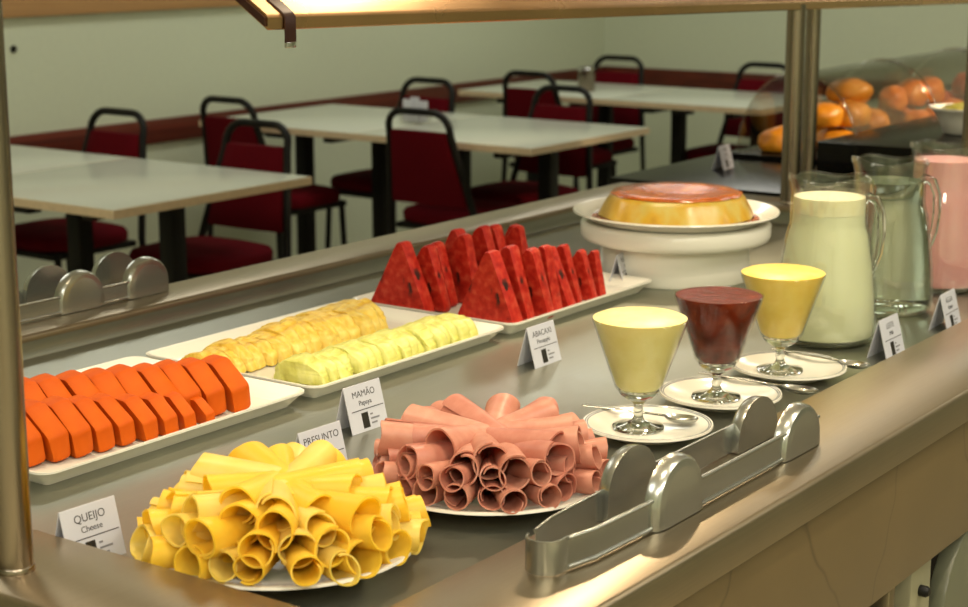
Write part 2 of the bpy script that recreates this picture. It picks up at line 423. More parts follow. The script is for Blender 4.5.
# overhead shelf on posts
sh = thing('sneeze_guard', 'stainless steel overhead shelf on slim posts above the buffet', 'overhead shelf')
def post(x, y, z0, z1, r, nm='post'):
    p = MB().lathe([(r, z0), (r, z1)], 32).build(nm, M['steel_post'], sh, (x, y, 0))
    MB().lathe([(r*1.08, z0), (r*1.08, z0+.004), (r*1.01, z0+.006)], 32).build('collar', M['steel_post'], p)
    return p
post(-1.323, 1.062, ZR, 1.60, .0185); post(-1.72, 1.062, ZR, 1.60, .0185)
post(-1.737, 3.675, ZR, 1.356, .0215); post(-1.315, 3.675, ZR, 1.60, .0185)
MB().box(-1.74, -1.30, 1.05, 1.074, 1.60, 1.615).build('cross_bar', M['steel_post'], sh)
# tilted steel shelf
tilt = math.radians(33)
ca, sa = math.cos(tilt), math.sin(tilt)
def sh_pt(s, n, y):           # s up the slope, n across the thickness
    zb = 1.382 - .0199*(max(y, 1.887)-1.887)
    return (-1.72 - s*ca + n*sa*.0, y, zb + s*sa + n)
panel = MB(); rs = []
for y in (1.887, 2.4, 3.0, 3.7, 4.4, 5.2):
    rs.append([sh_pt(*q, y) for q in ((0, -.0015), (.0015, -.004), (.45, -.004), (.45, .018), (.004, .018), (0, .0145))])
panel.rings(rs).build('shelf_panel', M['steel_panel'], sh, smooth=30)
MB().prism([(x, z) for x, _, z in (sh_pt(.004, .0, 0), sh_pt(.45, .0, 0), sh_pt(.45, .0135, 0), sh_pt(.004, .0125, 0))], 'y', 1.8835, 1.8868).build('end_cap', M['strapmat'], sh)
post(-1.812, 3.93, .9055, 1.396, .018)
# strap
st = thing('strap', 'dark brown strap with a chrome tip wrapped round the shelf corner', 'strap', (-1.72, 1.932, 1.381))
def strap_ribbon(pts, w, th):
    rs = []
    for (x, y, z, nx, nz) in pts:
        rs.append([(x, y-w/2, z), (x, y+w/2, z), (x+nx*th, y+w/2, z+nz*th), (x+nx*th, y-w/2, z+nz*th)])
    return MB().rings(rs)
strap_ribbon([(-.10, .0, .083, .5, .86), (-.05, 0, .0505, .5, .86), (-.003, 0, .0205, .55, .83), (.0012, 0, .0145, 1, .2), (.0012, 0, -.004, 1, 0), (.0015, 0, -.014, 1, 0), (.001, 0, -.022, 1, 0)], .023, .0025).build('band', M['strapmat'], st, smooth=60)
MB().box(-.0005, .0045, -.0105, .0105, -.03, -.021, .001).build('tip', M['chrome'], st)
MB().box(-.07, -.05, -.012, .012, .058, .07, .003).build('buckle', M['chrome'], st)

# ------------------------------------------------------------------ next counter with the breads
bc = thing('bread_counter', 'black stone topped counter beyond the buffet, holding covered breads', 'counter')
MB().box(-2.285, -.8, 3.77, 6.6, .885, .905, .003).build('top', M['blackslab'], bc)
MB().box(-2.235, -.85, 3.8, 6.55, 0, .885, .003).build('base', M['steel_rim'], bc)
ri = MB().box(-1.845, -.85, 4.05, 6.5, .905, 1.0, .004).build('riser', M['blackslab']); tag(ri, 'long black riser block carrying a white bowl beside the bread covers', 'riser')
bd = MB().box(-2.225, -1.85, 4.3, 6.4, .905, .92, .003).build('serving_board', M['blackslab']); tag(bd, 'low black board under the clear bread covers', 'board')
def dome(y0, y1, label):
    t = thing('bread_cover', label, 'food cover', (-2.022, y0, .921), group='clear roll top covers')
    R, th, n, L, hz = .176, .003, 28, y1-y0, 1.28
    s = MB()
    rs = []
    for y in (0, L):
        ring = [((R)*math.cos(PI*k/n), y, hz*R*math.sin(PI*k/n)) for k in range(n+1)] + [((R-th)*math.cos(PI*k/n), y, hz*(R-th)*math.sin(PI*k/n)) for k in range(n, -1, -1)]
        rs.append(ring)
    s.rings(rs).build('shell', M['acrylic'], t, smooth=30)
    for y in (0, L):
        MB().tube([((R+.001)*math.cos(PI*k/n), y, max(.004, hz*(R+.001)*math.sin(PI*k/n))) for k in range(n+1)], .004, 8).build('rim', M['acrylic'], t, smooth=60)
    return t
dome(4.31, 4.86, 'clear roll top cover nearest the buffet, over golden bread rolls')
dome(4.90, 5.45, 'clear roll top cover in the middle, over orange pastries')
dome(5.49, 6.04, 'clear roll top cover farthest away, over reddish pastries')
def lump(name, mat, loc, s, seed, label, cat, group, rz=0, ry=0, slit=True):
    bm = bmesh.new(); bmesh.ops.create_icosphere(bm, subdivisions=4, radius=1)
    for v in bm.verts:
        p = v.co.copy(); d = 1 + .10*noise.noise(p*1.6 + Vector((seed*3.1, 0, 0))) + .03*noise.noise(p*5 + Vector((0, seed, 0)))
        if slit: d -= .07*math.exp(-((p.y+.1*math.sin(p.x*3))/.16)**2) * max(0, p.z)
        z = p.z*d
        if z < -.55: z = -.55 - (z+.55)*-.25
        v.co = Vector((p.x*d*s[0], p.y*d*s[1], z*s[2]))
    o = MB().bm(bm).build(name, mat, None, loc, (0, ry, rz), smooth=80); return tag(o, label, cat, group)
z0 = .921
B = [(-2.105, 4.39, 0, .064, .046, .038, .6), (-2.0, 4.5, 0, .062, .046, .036, 1.9), (-2.03, 4.56, .055, .06, .045, .036, -.4),
     (-1.945, 4.42, .0, .056, .042, .036, .3), (-1.95, 4.5, .062, .055, .044, .04, 1.2), (-2.09, 4.6, 0, .06, .044, .036, -1), (-1.945, 4.64, .03, .056, .044, .04, 2.0), (-2.0, 4.44, .064, .055, .042, .036, .9), (-1.985, 4.56, .115, .058, .044, .038, .4)]
BL = ['golden oval bread roll lying alone at the left under the nearest cover', 'bread roll at the bottom middle under the nearest cover', 'bread roll on top near the middle under the nearest cover',
      'bread roll at the lower right front under the nearest cover', 'glossy bread roll at the upper right under the nearest cover', 'bread roll at the back left under the nearest cover',
      'bread roll at the back right under the nearest cover', 'bread roll resting on the front pair under the nearest cover', 'topmost bread roll at the right of the nearest cover']
for i, (x, y, dz, a, b_, c, r) in enumerate(B):
    lump('bread_roll', M['bread'], (x, y, z0 + c*.7 + dz*1.12), (a*1.08, b_*1.12, c*1.14), i+1, BL[i], 'bread', 'bread rolls under the nearest cover', r)
WHERE = ['front left', 'front middle', 'front right', 'centre left', 'centre', 'centre right', 'back left', 'back middle', 'back right']
for (yy, mat, nm, desc, grp) in ((4.97, 'pastry', 'pastry', 'orange pastry', 'middle'), (5.56, 'redfood', 'pastry', 'reddish pastry', 'farthest')):
    k = 0
    for r in range(3):
        for c in range(3):
            x = -2.095 + .073*c + random.uniform(-.006, .006); y = yy + .15*r + random.uniform(-.02, .02); s = random.uniform(.9, 1.1)
            lump(nm, M[mat], (x, y, z0 + .031*s + (.07 if c == 1 else 0)), (.05*s, .045*s, .05*s), 20+k+yy, f'{desc} at the {WHERE[k]} under the {grp} cover', 'pastry', f'pastries under the {grp} cover', random.uniform(0, 3), 0, k % 2 == 0)
            k += 1
t = thing('salad_bowl', 'white bowl of green filling standing on the black riser', 'bowl', (-1.60, 4.42, 1.0))
MB().lathe([(.045, 0), (.055, .004), (.066, .035), (.085, .062), (.092, .066), (.092, .071), (.083, .07), (.062, .04), (.045, .012)], 36).build('bowl', M['porcelain'], t, smooth=50)
MB().lathe([(.066, .045), (.07, .058), (.05, .07), (.02, .078)], 30, fn=lambda r, z, a: (r*(1+.05*math.sin(7*a)), z+.004*math.sin(5*a+r*90))).build('filling', M['olive'], t, smooth=60)

# ------------------------------------------------------------------ tent cards
def text_mesh(s, size, depth=.0002):
    cu = bpy.data.curves.new('lettering', 'FONT'); cu.body = s; cu.size = size; cu.align_x = 'CENTER'; cu.align_y = 'CENTER'; cu.extrude = depth
    ob = bpy.data.objects.new('lettering_source', cu); COL.objects.link(ob)
    bpy.context.view_layer.update()
    me = bpy.data.meshes.new_from_object(ob.evaluated_get(bpy.context.evaluated_depsgraph_get()))
    bpy.data.objects.remove(ob); bpy.data.curves.remove(cu); me.name = 'lettering'
    return me
CH_, CD = .062, .017       # card height, half depth
def tent(loc, rz, l1, l2, label, w=.074, logo=True):
    """front face looks along +X when rz = 0"""
    t = thing('tent_card', label, 'sign', loc, rz, 'folded name cards on the buffet')
    th = .0009; k = .0006
    prof = [(CD, 0), (k, CH_), (-k, CH_), (-CD, 0), (-CD+th*1.1, 0), (0, CH_-th*3.2), (CD-th*1.1, 0)]
    MB().prism(prof, 'y', -w/2, w/2).build('card', M['paper'], t, smooth=0)
    ang = math.atan2(CD, CH_)
    fr = Matrix.Translation((CD/2, 0, CH_/2)) @ Matrix.Rotation(PI/2, 4, 'Z') @ Matrix.Rotation(PI/2 - ang, 4, 'X')
    H = math.hypot(CD, CH_)
    def put(me, name, mat, u, v):
        me.materials.clear(); me.materials.append(mat)
        me.transform(fr @ Matrix.Translation((u, v, .0004)))
        o = bpy.data.objects.new(name, me); COL.objects.link(o); o.parent = t; return o
    put(text_mesh(l1, .0125), 'lettering', M['ink'], 0, H*.29)
    put(text_mesh(l2, .0095), 'lettering', M['ink'], 0, H*.1)
    m = MB().box(-w*.40, w*.46, -.0005, .0005, -.0002, .0002).mesh('printed_line', M['ink']); put(m, 'printed_line', M['ink'], 0, -H*.04)
    if logo:
        m = MB().box(-.0065, .0065, -.0105, .0105, -.0002, .0002).mesh('emblem', M['logo']); put(m, 'emblem', M['logo'], -.006, -H*.27)
        mm = MB()
        for i, ww in enumerate((.005, .017, .011)): mm.box(0, ww, -.0011, .0011, -.0002, .0002, M=Matrix.Translation((0, -.006*i, 0)))
        m = mm.mesh('small_print', M['inkgrey']); put(m, 'small_print', M['inkgrey'], .005, -H*.27+.006)
    return t
Z = ZF + .0002
tent((-1.368, 1.1965, Z), -.05, 'QUEIJO', 'Cheese', 'white folded card reading QUEIJO beside the left post and cheese plate', w=.074)
tent((-1.358, 1.563, Z), -.05, 'PRESUNTO', 'Ham', 'white folded card reading PRESUNTO between the cheese and ham plates')
tent((-1.45, 1.757, Z), -.03, 'MAMÃO', 'Papaya', 'white folded card reading MAMÃO in front of the fruit trays')
tent((-1.453, 2.198, Z), -.0, 'ABACAXI', 'Pineapple', 'white folded card reading ABACAXI in front of the watermelon')
tent((-1.032, 2.558, Z), .0, 'LEITE', 'Milk', 'white folded card before the milk jug')
tent((-1.027, 2.80, Z), .05, 'ÁGUA', 'Water', 'white folded card before the water and pink drink jugs')
tent((-1.665, 2.80, Z), .25, 'PUDIM', 'Flan', 'white folded card seen edge-on between the watermelon and the cake stand')
tent((-2.125, 4.085, .9053), .1, 'PÃO', 'Bread', 'white folded card on the black counter beside the bread cover')

# ------------------------------------------------------------------ trays with fruit
def rrect(hx, hy, r, z, n=6): return rect(-hx, hx, -hy, hy, z, r, n)
def tray(loc, hx, hy, label):
    t = thing('serving_tray', label, 'tray', loc, 0, 'white rectangular fruit trays')
    P = [(-.022, .0), (-.02, .003), (-.004, .018), (0, .0205), (0, .0235), (-.004, .0235), (-.016, .012), (-.028, .007)]
    rs = [rrect(hx+d, hy+d, max(.006, .022+d*.7), z) for d, z in P]
    MB().rings(rs).build('tray', M['melamine'], t, smooth=50)
    return t
TX = -1.757; HX = .178
tray((TX, 1.560, Z), HX, .242, 'white rectangular tray nearest the left post, holding papaya')
tray((TX, 2.055, Z), HX, .242, 'white rectangular tray in the middle, holding pineapple')
tray((TX, 2.545, Z), HX, .235, 'white rectangular tray next to the cake stand, holding watermelon')
ZT = Z + .0075

def rounded(poly, r, n=3):
    out = []; m = len(poly)
    for i in range(m):
        p0, p, p1 = Vector(poly[i-1]), Vector(poly[i]), Vector(poly[(i+1) % m])
        a = (p0-p).normalized(); b = (p1-p).normalized(); d = min(r, (p0-p).length*.45, (p1-p).length*.45)
        A, Bq = p+a*d, p+b*d
        for k in range(n+1):
            t_ = k/n; out.append(tuple(A*(1-t_)**2 + p*2*t_*(1-t_) + Bq*t_**2))
    return out
def slab_slice(poly, th, r, edge, jitter, seed):
    poly = rounded(poly, .006 if edge == .05 and r == .006 else r); c = Vector((sum(p[0] for p in poly)/len(poly), sum(p[1] for p in poly)/len(poly)))
    rs = []
    for y, k in ((-th/2, 1-edge), (-th/2+th*.12, 1-edge*.25), (-th*.15, 1), (th*.15, 1), (th/2-th*.12, 1-edge*.25), (th/2, 1-edge)):
        ring = []
        for (x, z) in poly:
            q = c + (Vector((x, z))-c)*k
            n_ = noise.noise(Vector((q.x*28+seed*7.3, y*30, q.y*28)))*jitter
            ring.append((q.x+n_, y + n_*.6, max(0, q.y+n_)))
        rs.append(ring)
    return MB().rings(rs)
def row(name, mat, meshes, spots, desc, cat, group, tiltx):
    for i, (x, y, s, rz) in enumerate(spots):
        o = bpy.data.objects.new(name, meshes[i % len(meshes)]); COL.objects.link(o)
        o.location = (x, y, ZT + abs(math.sin(tiltx))*.012*s); o.rotation_euler = (tiltx, 0, rz); o.scale = (s, s, s)
        tag(o, f'{desc}, {ORD[i]} from left', cat, group)
PP = [(.046, 0), (.05, .036), (.004, .070), (-.034, .068), (-.048, .03), (-.047, 0)]
pm = [slab_slice(PP, .027, .006, .05, .002, k).mesh('papaya_slice', M['papaya'], 28) for k in range(4)]
row('papaya_slice', None, pm, [(-1.785 + .0118*i + random.uniform(-.003, .003), 1.352 + .0328*i, 1.10 - (.02*(i-5) if i > 5 else 0), -.28+random.uniform(-.05, .05)) for i in range(12)],
    'orange papaya slice in the back row', 'papaya slice', 'papaya slices in the back row', .2)
row('papaya_slice', None, pm, [(-1.700 + .0085*i + random.uniform(-.003, .003), 1.345 + .0318*i, (1.0, 1.0, .98, .95, .9, .85, .78, .72, .66, .5)[i], -.22+random.uniform(-.05, .05)) for i in range(10)],
    'orange papaya slice in the front row', 'papaya slice', 'papaya slices in the front row', .2)
def half(r, q=0, n=34):
    f = lambda k: 1 + .045*noise.noise(Vector((k*.9, q*5.3, r*90))) + .05*noise.noise(Vector((k*.3, q*3.1+7, 0)))
    return [(r*1.25*math.cos(PI*k/n)*f(k), r*math.sin(PI*k/n)**.8*f(k)) for k in range(n+1)]
for (nm, mt, xx, rr, g, y0) in (('pineapple_slice', 'pine', -1.80, .046, 'yellow pineapple half slice in the back row', 1.815), ('pineapple_slice', 'melon', -1.652, .036, 'pale green-yellow fruit half slice in the front row', 1.87)):
    ms = []
    for k in range(9):
        pol = half(rr, k); mb = slab_slice(pol, .022, .004, .04, .005, k*3+rr*100); ms.append(mb.mesh(nm, M[mt], 80))
    n = 19 if mt == 'pine' else 18
    row(nm, None, ms, [(xx + random.uniform(-.005, .005), y0 + (.0205 if mt == 'pine' else .0215)*i, random.uniform(.93, 1.07)*(.78 + .02*i if mt == 'pine' else 1), random.uniform(-.1, .1)) for i in range(n)], g, 'fruit slice',
        'pineapple slices in the ' + ('back' if mt == 'pine' else 'front') + ' row', .12)
WP = [(.068, 0), (.030, .128), (.018, .127), (-.07, 0)]
wm = [slab_slice([(a*random.uniform(.95, 1.05) + (.010*(k-1.5) if b > .1 else 0), b*random.uniform(.98, 1.04)) for a, b in WP], .027, .012, .04, .004, k+40).mesh('watermelon_slice', M['watermelon'], 50) for k in range(4)]
row('watermelon_slice', None, wm, [(-1.656 + (.0, -.004, .006, -.005, .004, -.006, .003, 0)[i], 2.352 + .0425*i, (1.0, .98, .95, .93, .86, .80, .72, .66)[i], random.uniform(-.12, .12)) for i in range(8)], 'red watermelon wedge in the front row', 'watermelon slice', 'watermelon wedges in the front row', .04)
row('watermelon_slice', None, wm, [(-1.832 + (0, .012, -.006, .008, -.01, .004, -.004, .006, -.003)[i], 2.335 + .043*i, (1.0, .88, .9, .97, .98, .95, .96, .9, .86)[i], random.uniform(-.18, .18)) for i in range(9)], 'red watermelon wedge in the back row', 'watermelon slice', 'watermelon wedges in the back row', .04)

# ------------------------------------------------------------------ plates of rolls
def plate(name, loc, R, label, cat='plate', band=False, group=None, depth=.02, flat=None):
    t = thing(name, label, cat, loc, 0, group)
    h = depth
    P = [(R*.55, 0), (R*.6, .0), (R*.62, .003), (R*.8, h*.55), (R*.985, h*.97), (R, h), (R*.995, h+.003), (R*.97, h+.0028), (R*.8, h*.55+.004), (R*.6, .006), (R*.3, .0055), (.001, .0055)]
    if flat: P = [(R*.72, 0), (R*.8, 0), (R*.84, .003), (R*.985, h*.97), (R, h), (R*.995, h+.003), (R*.97, h+.0028), (R*.86, .0065), (R*.82, .0055), (.001, .0055)]
    MB().lathe(P, 72).build('dish', M['porcelain'], t, smooth=50)
    if band:
        for q in (.955, .925):
            zz = lambda r: h*.55+.004 + (r/R-.8)/.17*(h*.45-.0012)
            MB().lathe([(R*q, zz(R*q)+.0002), (R*q+.0007, zz(R*q+.0007)+.0004), (R*q+.0014, zz(R*q+.0014)+.0002)], 72, cap0=False, cap1=False).build('painted_band', M['blueband'], t, smooth=0)
    return t
CHC = (-1.196, 1.318); HAC = (-1.150, 1.632)
plate('round_plate', (CHC[0], CHC[1], Z), .142, 'white round plate under the heap of yellow cheese rolls', group='large round plates')
plate('round_plate', (HAC[0], HAC[1], Z), .146, 'white round plate under the heap of pink ham rolls', group='large round plates')
def roll_mesh(name, mat, L, r0, r1, turns, th, seed, flare=1.0, wob=.07, tip=.016):
    rnd = random.Random(seed); nu, nv = 44, 9; ph = rnd.uniform(0, 2*PI); a0 = rnd.uniform(0, 2*PI); sq = rnd.uniform(.86, .98); tp = rnd.uniform(.35, .65)
    out, inn = [], []
    for v in range(nv+1):
        t_ = v/nv; r = r0 + (r1-r0)*(t_**flare)
        for side, acc in ((1, out), (-1, inn)):
            ring = []
            for u in range(nu+1):
                w = u/nu; a = a0 + 2*PI*turns*w
                rr = r*(1 - .16*max(0, w*turns-.85)/.3) - .0012*w
                rr *= 1 + wob*noise.noise(Vector((math.cos(a)*.9+seed, math.sin(a)*.9, t_*1.2+ph)))
                rr = max(rr + (th/2)*side, .0006)
                xx = L*t_ + (tip*(.5-abs(w-tp)*1.6) + .004*noise.noise(Vector((a*.7, seed*2.3, 0))))*t_*t_
                ring.append((xx, rr*math.cos(a), rr*math.sin(a)*sq))
            acc.append(ring)
    mb = MB(); n = nu+1
    vs = [p for r in out for p in r] + [p for r in inn for p in r]; off = len(out)*n; fs = []
    for v in range(nv):
        for u in range(nu):
            fs.append((v*n+u, v*n+u+1, (v+1)*n+u+1, (v+1)*n+u))
            fs.append((off+v*n+u, off+(v+1)*n+u, off+(v+1)*n+u+1, off+v*n+u+1))
        for u in (0, nu):
            q = (v*n+u, (v+1)*n+u, off+(v+1)*n+u, off+v*n+u); fs.append(q if u == 0 else q[::-1])
    for u in range(nu):
        for v in (0, nv):
            q = (v*n+u, off+v*n+u, off+v*n+u+1, v*n+u+1); fs.append(q if v == 0 else q[::-1])
    return mb.add(vs, fs).mesh(name, mat, 60)
def heap(name, meshes, c, layers, word, cat, group):
    """layers: (ring name, count, outer radius, outer z, inner radius, inner z, scale, angle0, skip half-angle at the back)"""
    view = math.atan2(-c[1], -c[0])          # towards the camera
    k = 0
    for (rn, n, ro, zo, rin, zi, sc, a0, keep) in layers:
        lst = []
        for i in range(n):
            a = a0 + 2*PI*i/n + random.uniform(-.5, .5)*PI/n
            d = (a - view + PI) % (2*PI) - PI
            if abs(d) > keep: continue
            lst.append((a, d))
        front = sorted([q for q in lst if abs(q[1]) <= PI/2], key=lambda q: q[1])
        back = sorted([q for q in lst if abs(q[1]) > PI/2], key=lambda q: -((q[1]) % (2*PI)))
        back = sorted(back, key=lambda q: math.cos(q[0]-view+PI/2))
        back = sorted(back, key=lambda q: -math.sin(-q[1])) if False else sorted(back, key=lambda q: math.sin(q[1]))
        front = sorted(front, key=lambda q: math.sin(q[1]))
        for lstx, where in ((front, 'near'), (back, 'far')):
            for j, (a, d) in enumerate(lstx):
                jo = random.uniform(-.014, .006); jz = random.uniform(-.006, .006); zf = .006*max(0, -math.cos(d)) if 'top' in rn else 0; rj = random.uniform(-.02, .02) if rin < 0 else 0
                P1 = Vector((c[0]+(ro+jo)*math.cos(a), c[1]+(ro+jo)*math.sin(a), Z+zo+jz+zf)); P0 = Vector((c[0]+rin*math.cos(a)-rj*math.sin(a), c[1]+rin*math.sin(a)+rj*math.cos(a), Z+zi))
                dv = P1-P0; L = dv.length
                me = meshes[k % len(meshes)]; k += 1
                o = bpy.data.objects.new(name, me); COL.objects.link(o)
                o.location = P0
                rx = Matrix.Rotation(random.uniform(0, 2*PI), 4, 'X')
                o.rotation_euler = (dv.to_track_quat('X', 'Z').to_matrix().to_4x4() @ rx).to_euler()
                s = sc*random.uniform(.86, 1.12); o.scale = (L/.12, s, s)
                tag(o, f'{word}, {where} side of the {rn}, {ORD[j]} from left', cat, group)
cm = [roll_mesh('cheese_roll', M['cheese'] if k % 3 else M['cheese2'], .12, .0145, .0195, 1.14, .0022, 3+k, .9) for k in range(9)]
heap('cheese_roll', cm, CHC, [
    ("heap's bottom ring", 22, .148, .040, .03, .028, .96, .1, 1.95),
    ("heap's second ring", 19, .138, .060, .03, .046, .98, .25, 2.0),
    ("heap's third ring", 14, .116, .074, -.03, .060, 1.05, .0, PI),
    ("heap's top ring", 10, .090, .082, -.05, .076, 1.08, .35, PI)], 'yellow cheese roll', 'cheese roll', 'rolled cheese slices on the near plate')
hm = [roll_mesh('ham_roll', M['ham'] if k % 3 else M['ham2'], .12, .012, .0172, 1.18, .0018, 23+k, .9, .07, .012) for k in range(9)]
heap('ham_roll', hm, HAC, [
    ("heap's bottom ring", 24, .138, .039, .03, .028, .92, .05, 1.95),
    ("heap's second ring", 18, .132, .056, .02, .040, .98, .2, 2.0),
    ("heap's third ring", 13, .122, .068, -.02, .054, 1.2, .15, PI),
    ("heap's top ring", 9, .100, .074, -.02, .064, 1.25, .5, PI)], 'pink ham roll', 'ham roll', 'rolled ham slices on the middle plate')

# ------------------------------------------------------------------ goblets on saucers
def goblet(loc, mat, name, desc, label, top):
    t = thing('dessert_goblet', label, 'goblet', loc, 0, 'stemmed dessert goblets')
    f = MB().lathe([(.001, 0), (.034, .0), (.037, .002), (.036, .004), (.02, .007), (.009, .012), (.0065, .018), (.0075, .024), (.0065, .03), (.008, .036), (.018, .041), (.027, .048), (.0285, .052), (.001, .052)], 40)
    f.build('stem', M['glass'], t, smooth=50)
    MB().lathe([(.0285, .0505), (.034, .057), (.0655, .143), (.0665, .1475), (.0655, .1485), (.0645, .146), (.0335, .0595), (.0285, .054)], 56, cap0=False, cap1=False).build('bowl', M['thin'], t, smooth=50)
    t.scale = (.955, .955, 1.02)
    prof = [(.001, .055), (.027, .055), (.0325, .0605), (.0635, .1445)] + top
    MB().lathe(prof, 56).build(name, mat, t, smooth=35)
    return t
GX = [(-1.118, 1.955), (-1.113, 2.152), (-1.103, 2.352)]
dome_top = [(.0655, .1495), (.058, .1525), (.03, .1545), (.001, .155)]
flat_top = [(.0635, .1475), (.06, .1472), (.055, .1474), (.03, .1478), (.001, .148)]
SL = ['white saucer with a blue rim under the goblet nearest the ham', 'white saucer with a blue rim under the dark red goblet', 'white saucer with a blue rim under the goblet beside the milk jug']
for i, (x, y) in enumerate(GX):
    plate('saucer', (x, y, Z), .087, SL[i], 'saucer', True, 'saucers under the goblets', .014)
goblet((GX[0][0]-.014, GX[0][1]-.002, Z+.0058), M['passion'], 'mousse', '', 'stemmed goblet of pale cream mousse, nearest the ham plate', dome_top)
goblet((GX[1][0]-.007, GX[1][1], Z+.0058), M['choc'], 'fruit_sauce', '', 'stemmed goblet of dark red fruit sauce, middle of three', flat_top)
goblet((GX[2][0]-.012, GX[2][1]-.005, Z+.0058), M['mango'], 'mousse', '', 'stemmed goblet of yellow mousse beside the milk jug', dome_top)
def spoon(loc, rz, L, label):
    t = thing('teaspoon', label, 'spoon', loc, rz, 'spoons laid on the saucers')
    pts = [(-L/2 + L*k/12, 0, .0006*math.sin(k)) for k in range(13)]
    rs = []
    for k in range(13):
        x = -L*.5 + L*.72*k/12; w = .0052 - .0028*k/12 + (.001 if k < 2 else 0); h = .0011 + .0006*k/12
        rs.append([(x, w*math.cos(q), h*math.sin(q)) for q in [2*PI*j/10 for j in range(10)]])
    MB().rings(rs).build('handle', M['steel_tool'], t, smooth=60)
    b = MB(); n = 20; x0 = L*.22; RL, RW = L*.15, .0145
    rs = []
    for k, dz in ((1, 0), (.85, -.0035), (.6, -.006), (.25, -.0075)):
        rs.append([(x0+RL + RL*k*math.cos(2*PI*j/n), RW*k*math.sin(2*PI*j/n)*(1+.15*math.cos(2*PI*j/n)), dz) for j in range(n)])
    rin = [[(x, y, z+.0012) for x, y, z in r] for r in reversed(rs)]
    b.rings(list(reversed(rs)) + list(reversed(rin)), True, True, True).build('bowl', M['steel_tool'], t, smooth=60)
    return t
ZS = Z + .0185
spoon((-1.150, 1.985, ZS), math.radians(8), .165, 'steel spoon lying across the saucer nearest the ham plate')
spoon((-1.093, 2.225, ZS), math.radians(0), .185, 'steel spoon lying across the saucer of the dark red goblet')
spoon((-1.082, 2.415, ZS), math.radians(-6), .165, 'steel spoon lying across the saucer beside the milk jug')

# ------------------------------------------------------------------ cake stand with flan
cs = thing('cake_stand', 'white round cake stand with a wide drum foot', 'cake stand', (-1.630, 2.942, Z))
MB().lathe([(.138, 0), (.147, .0), (.150, .004), (.146, .03), (.143, .072), (.06, .072)], 64).build('drum', M['melamine'], cs, smooth=50)
MB().lathe([(.06, .0722), (.172, .0722), (.181, .076), (.184, .084), (.1845, .104), (.181, .108), (.172, .109), (.1, .109)], 72).build('disc', M['melamine'], cs, smooth=50)
FZ = Z + .1092
plate('round_plate', (-1.630, 2.942, FZ), .2, 'white round plate holding the flan on the cake stand', group='large round plates', depth=.018, flat=True)
fl = thing('flan', 'golden ring flan with glossy caramel top on the cake stand', 'flan', (-1.630, 2.942, FZ + .0058))
fn = lambda r, z, a: (r*(1+.012*math.sin(12*a)), z)
MB().lathe([(.001, 0), (.145, 0), (.15, .006), (.143, .02), (.133, .038), (.127, .046), (.112, .050), (.085, .049), (.055, .044), (.03, .041), (.001, .0405)], 72, fn=fn).build('custard', M['flan'], fl, smooth=60)
def drip(r, z, a):
    k = .007*noise.noise(Vector((math.cos(a)*5, math.sin(a)*5, 1.7))) - .002
    q = r*(1+.012*math.sin(12*a))
    return (q - k*.5, z + k) if z < .046 and r > .12 else (q, z)
MB().lathe([(.1262, .0462), (.1275, .0475), (.1235, .0494), (.1125, .0518), (.085, .0508), (.055, .0456), (.03, .0424), (.001, .042)], 120, fn=drip, cap0=False, cap1=False).build('caramel', M['caramel'], fl, smooth=60)
MB().lathe([(.146, .0004), (.158, .0006), (.161, .0025), (.15, .004)], 72, cap0=False, cap1=False, fn=lambda r, z, a: (r*(1+.02*math.sin(5*a+1)), z)).build('caramel_pool', M['caramel'], fl, smooth=60)

# ------------------------------------------------------------------ jugs
def jug(loc, label, content, cname, ctop, froth=False, rz=0):
    t = thing('glass_jug', label, 'jug', loc, rz, 'glass jugs in a row')
    out = [(.058, 0), (.072, .003), (.0795, .012), (.081, .028), (.0785, .07), (.0725, .12), (.0652, .16), (.0612, .172), (.0600, .18), (.0595, .225), (.0615, .243)]
    th = .0035
    def lip(r, z, a):
        if z < .22: return (r, z)
        k = (z-.22)/.023
        sp = math.exp(-((a-PI)/.32)**2)
        wave = .003*math.cos(4*a)
        return (r + .011*sp*k, z + k*(wave + .007*sp))
    prof = out + [(r-th, z) for r, z in reversed(out[1:])] + [(.056, .006), (.001, .006)]
    MB().lathe(prof, 64, fn=lip).build('body', M['jug'], t, smooth=50)
    MB().tube([(.0615*math.cos(a)+ (-.011*math.exp(-((a-PI)/.32)**2)), .0615*math.sin(a), .243+.003*math.cos(4*a)+.007*math.exp(-((a-PI)/.32)**2)) for a in [2*PI*j/48 for j in range(49)]], .0024, 8, cap=False).build('lip', M['thin'], t, smooth=60)
    MB().tube([(.060, 0, .205), (.072, 0, .212), (.088, 0, .205), (.098, 0, .185), (.100, 0, .155), (.096, 0, .125), (.088, 0, .105), (.076, 0, .095), (.071, 0, .095)],
              [.007, .0075, .0075, .007, .007, .0065, .0065, .007, .007], 12).build('handle', M['glass'], t, smooth=60)
    t.scale = (1.04, 1.04, 1.1)
    e = th + .0008
    if content:
        pr = [(.001, .0075), (.055, .0075)] + [(r-e, max(z, .009)) for r, z in out[1:] if z < ctop - .001]
        rt = .0594-e
        for (ra, za), (rb, zb) in zip(out, out[1:]):
            if za <= ctop <= zb: rt = ra + (rb-ra)*(ctop-za)/(zb-za) - e
        pr += [(rt, ctop), (.001, ctop)]
        MB().lathe(pr, 64).build(cname, content, t, smooth=40)
        if froth:
            MB().lathe([(rt*.999, ctop+.0003), (.0594-e, ctop+.024), (.001, ctop+.025)], 64).build('froth', M['froth'], t, smooth=40)
    return t
jug((-1.158, 2.60, Z), 'glass jug full of creamy milk, nearest the goblets', M['milk'], 'milk', .193, True, math.radians(58))
jug((-1.165, 2.865, Z), 'glass jug of clear water between the milk and pink jugs', M['water'], 'water', .212, False, math.radians(58))
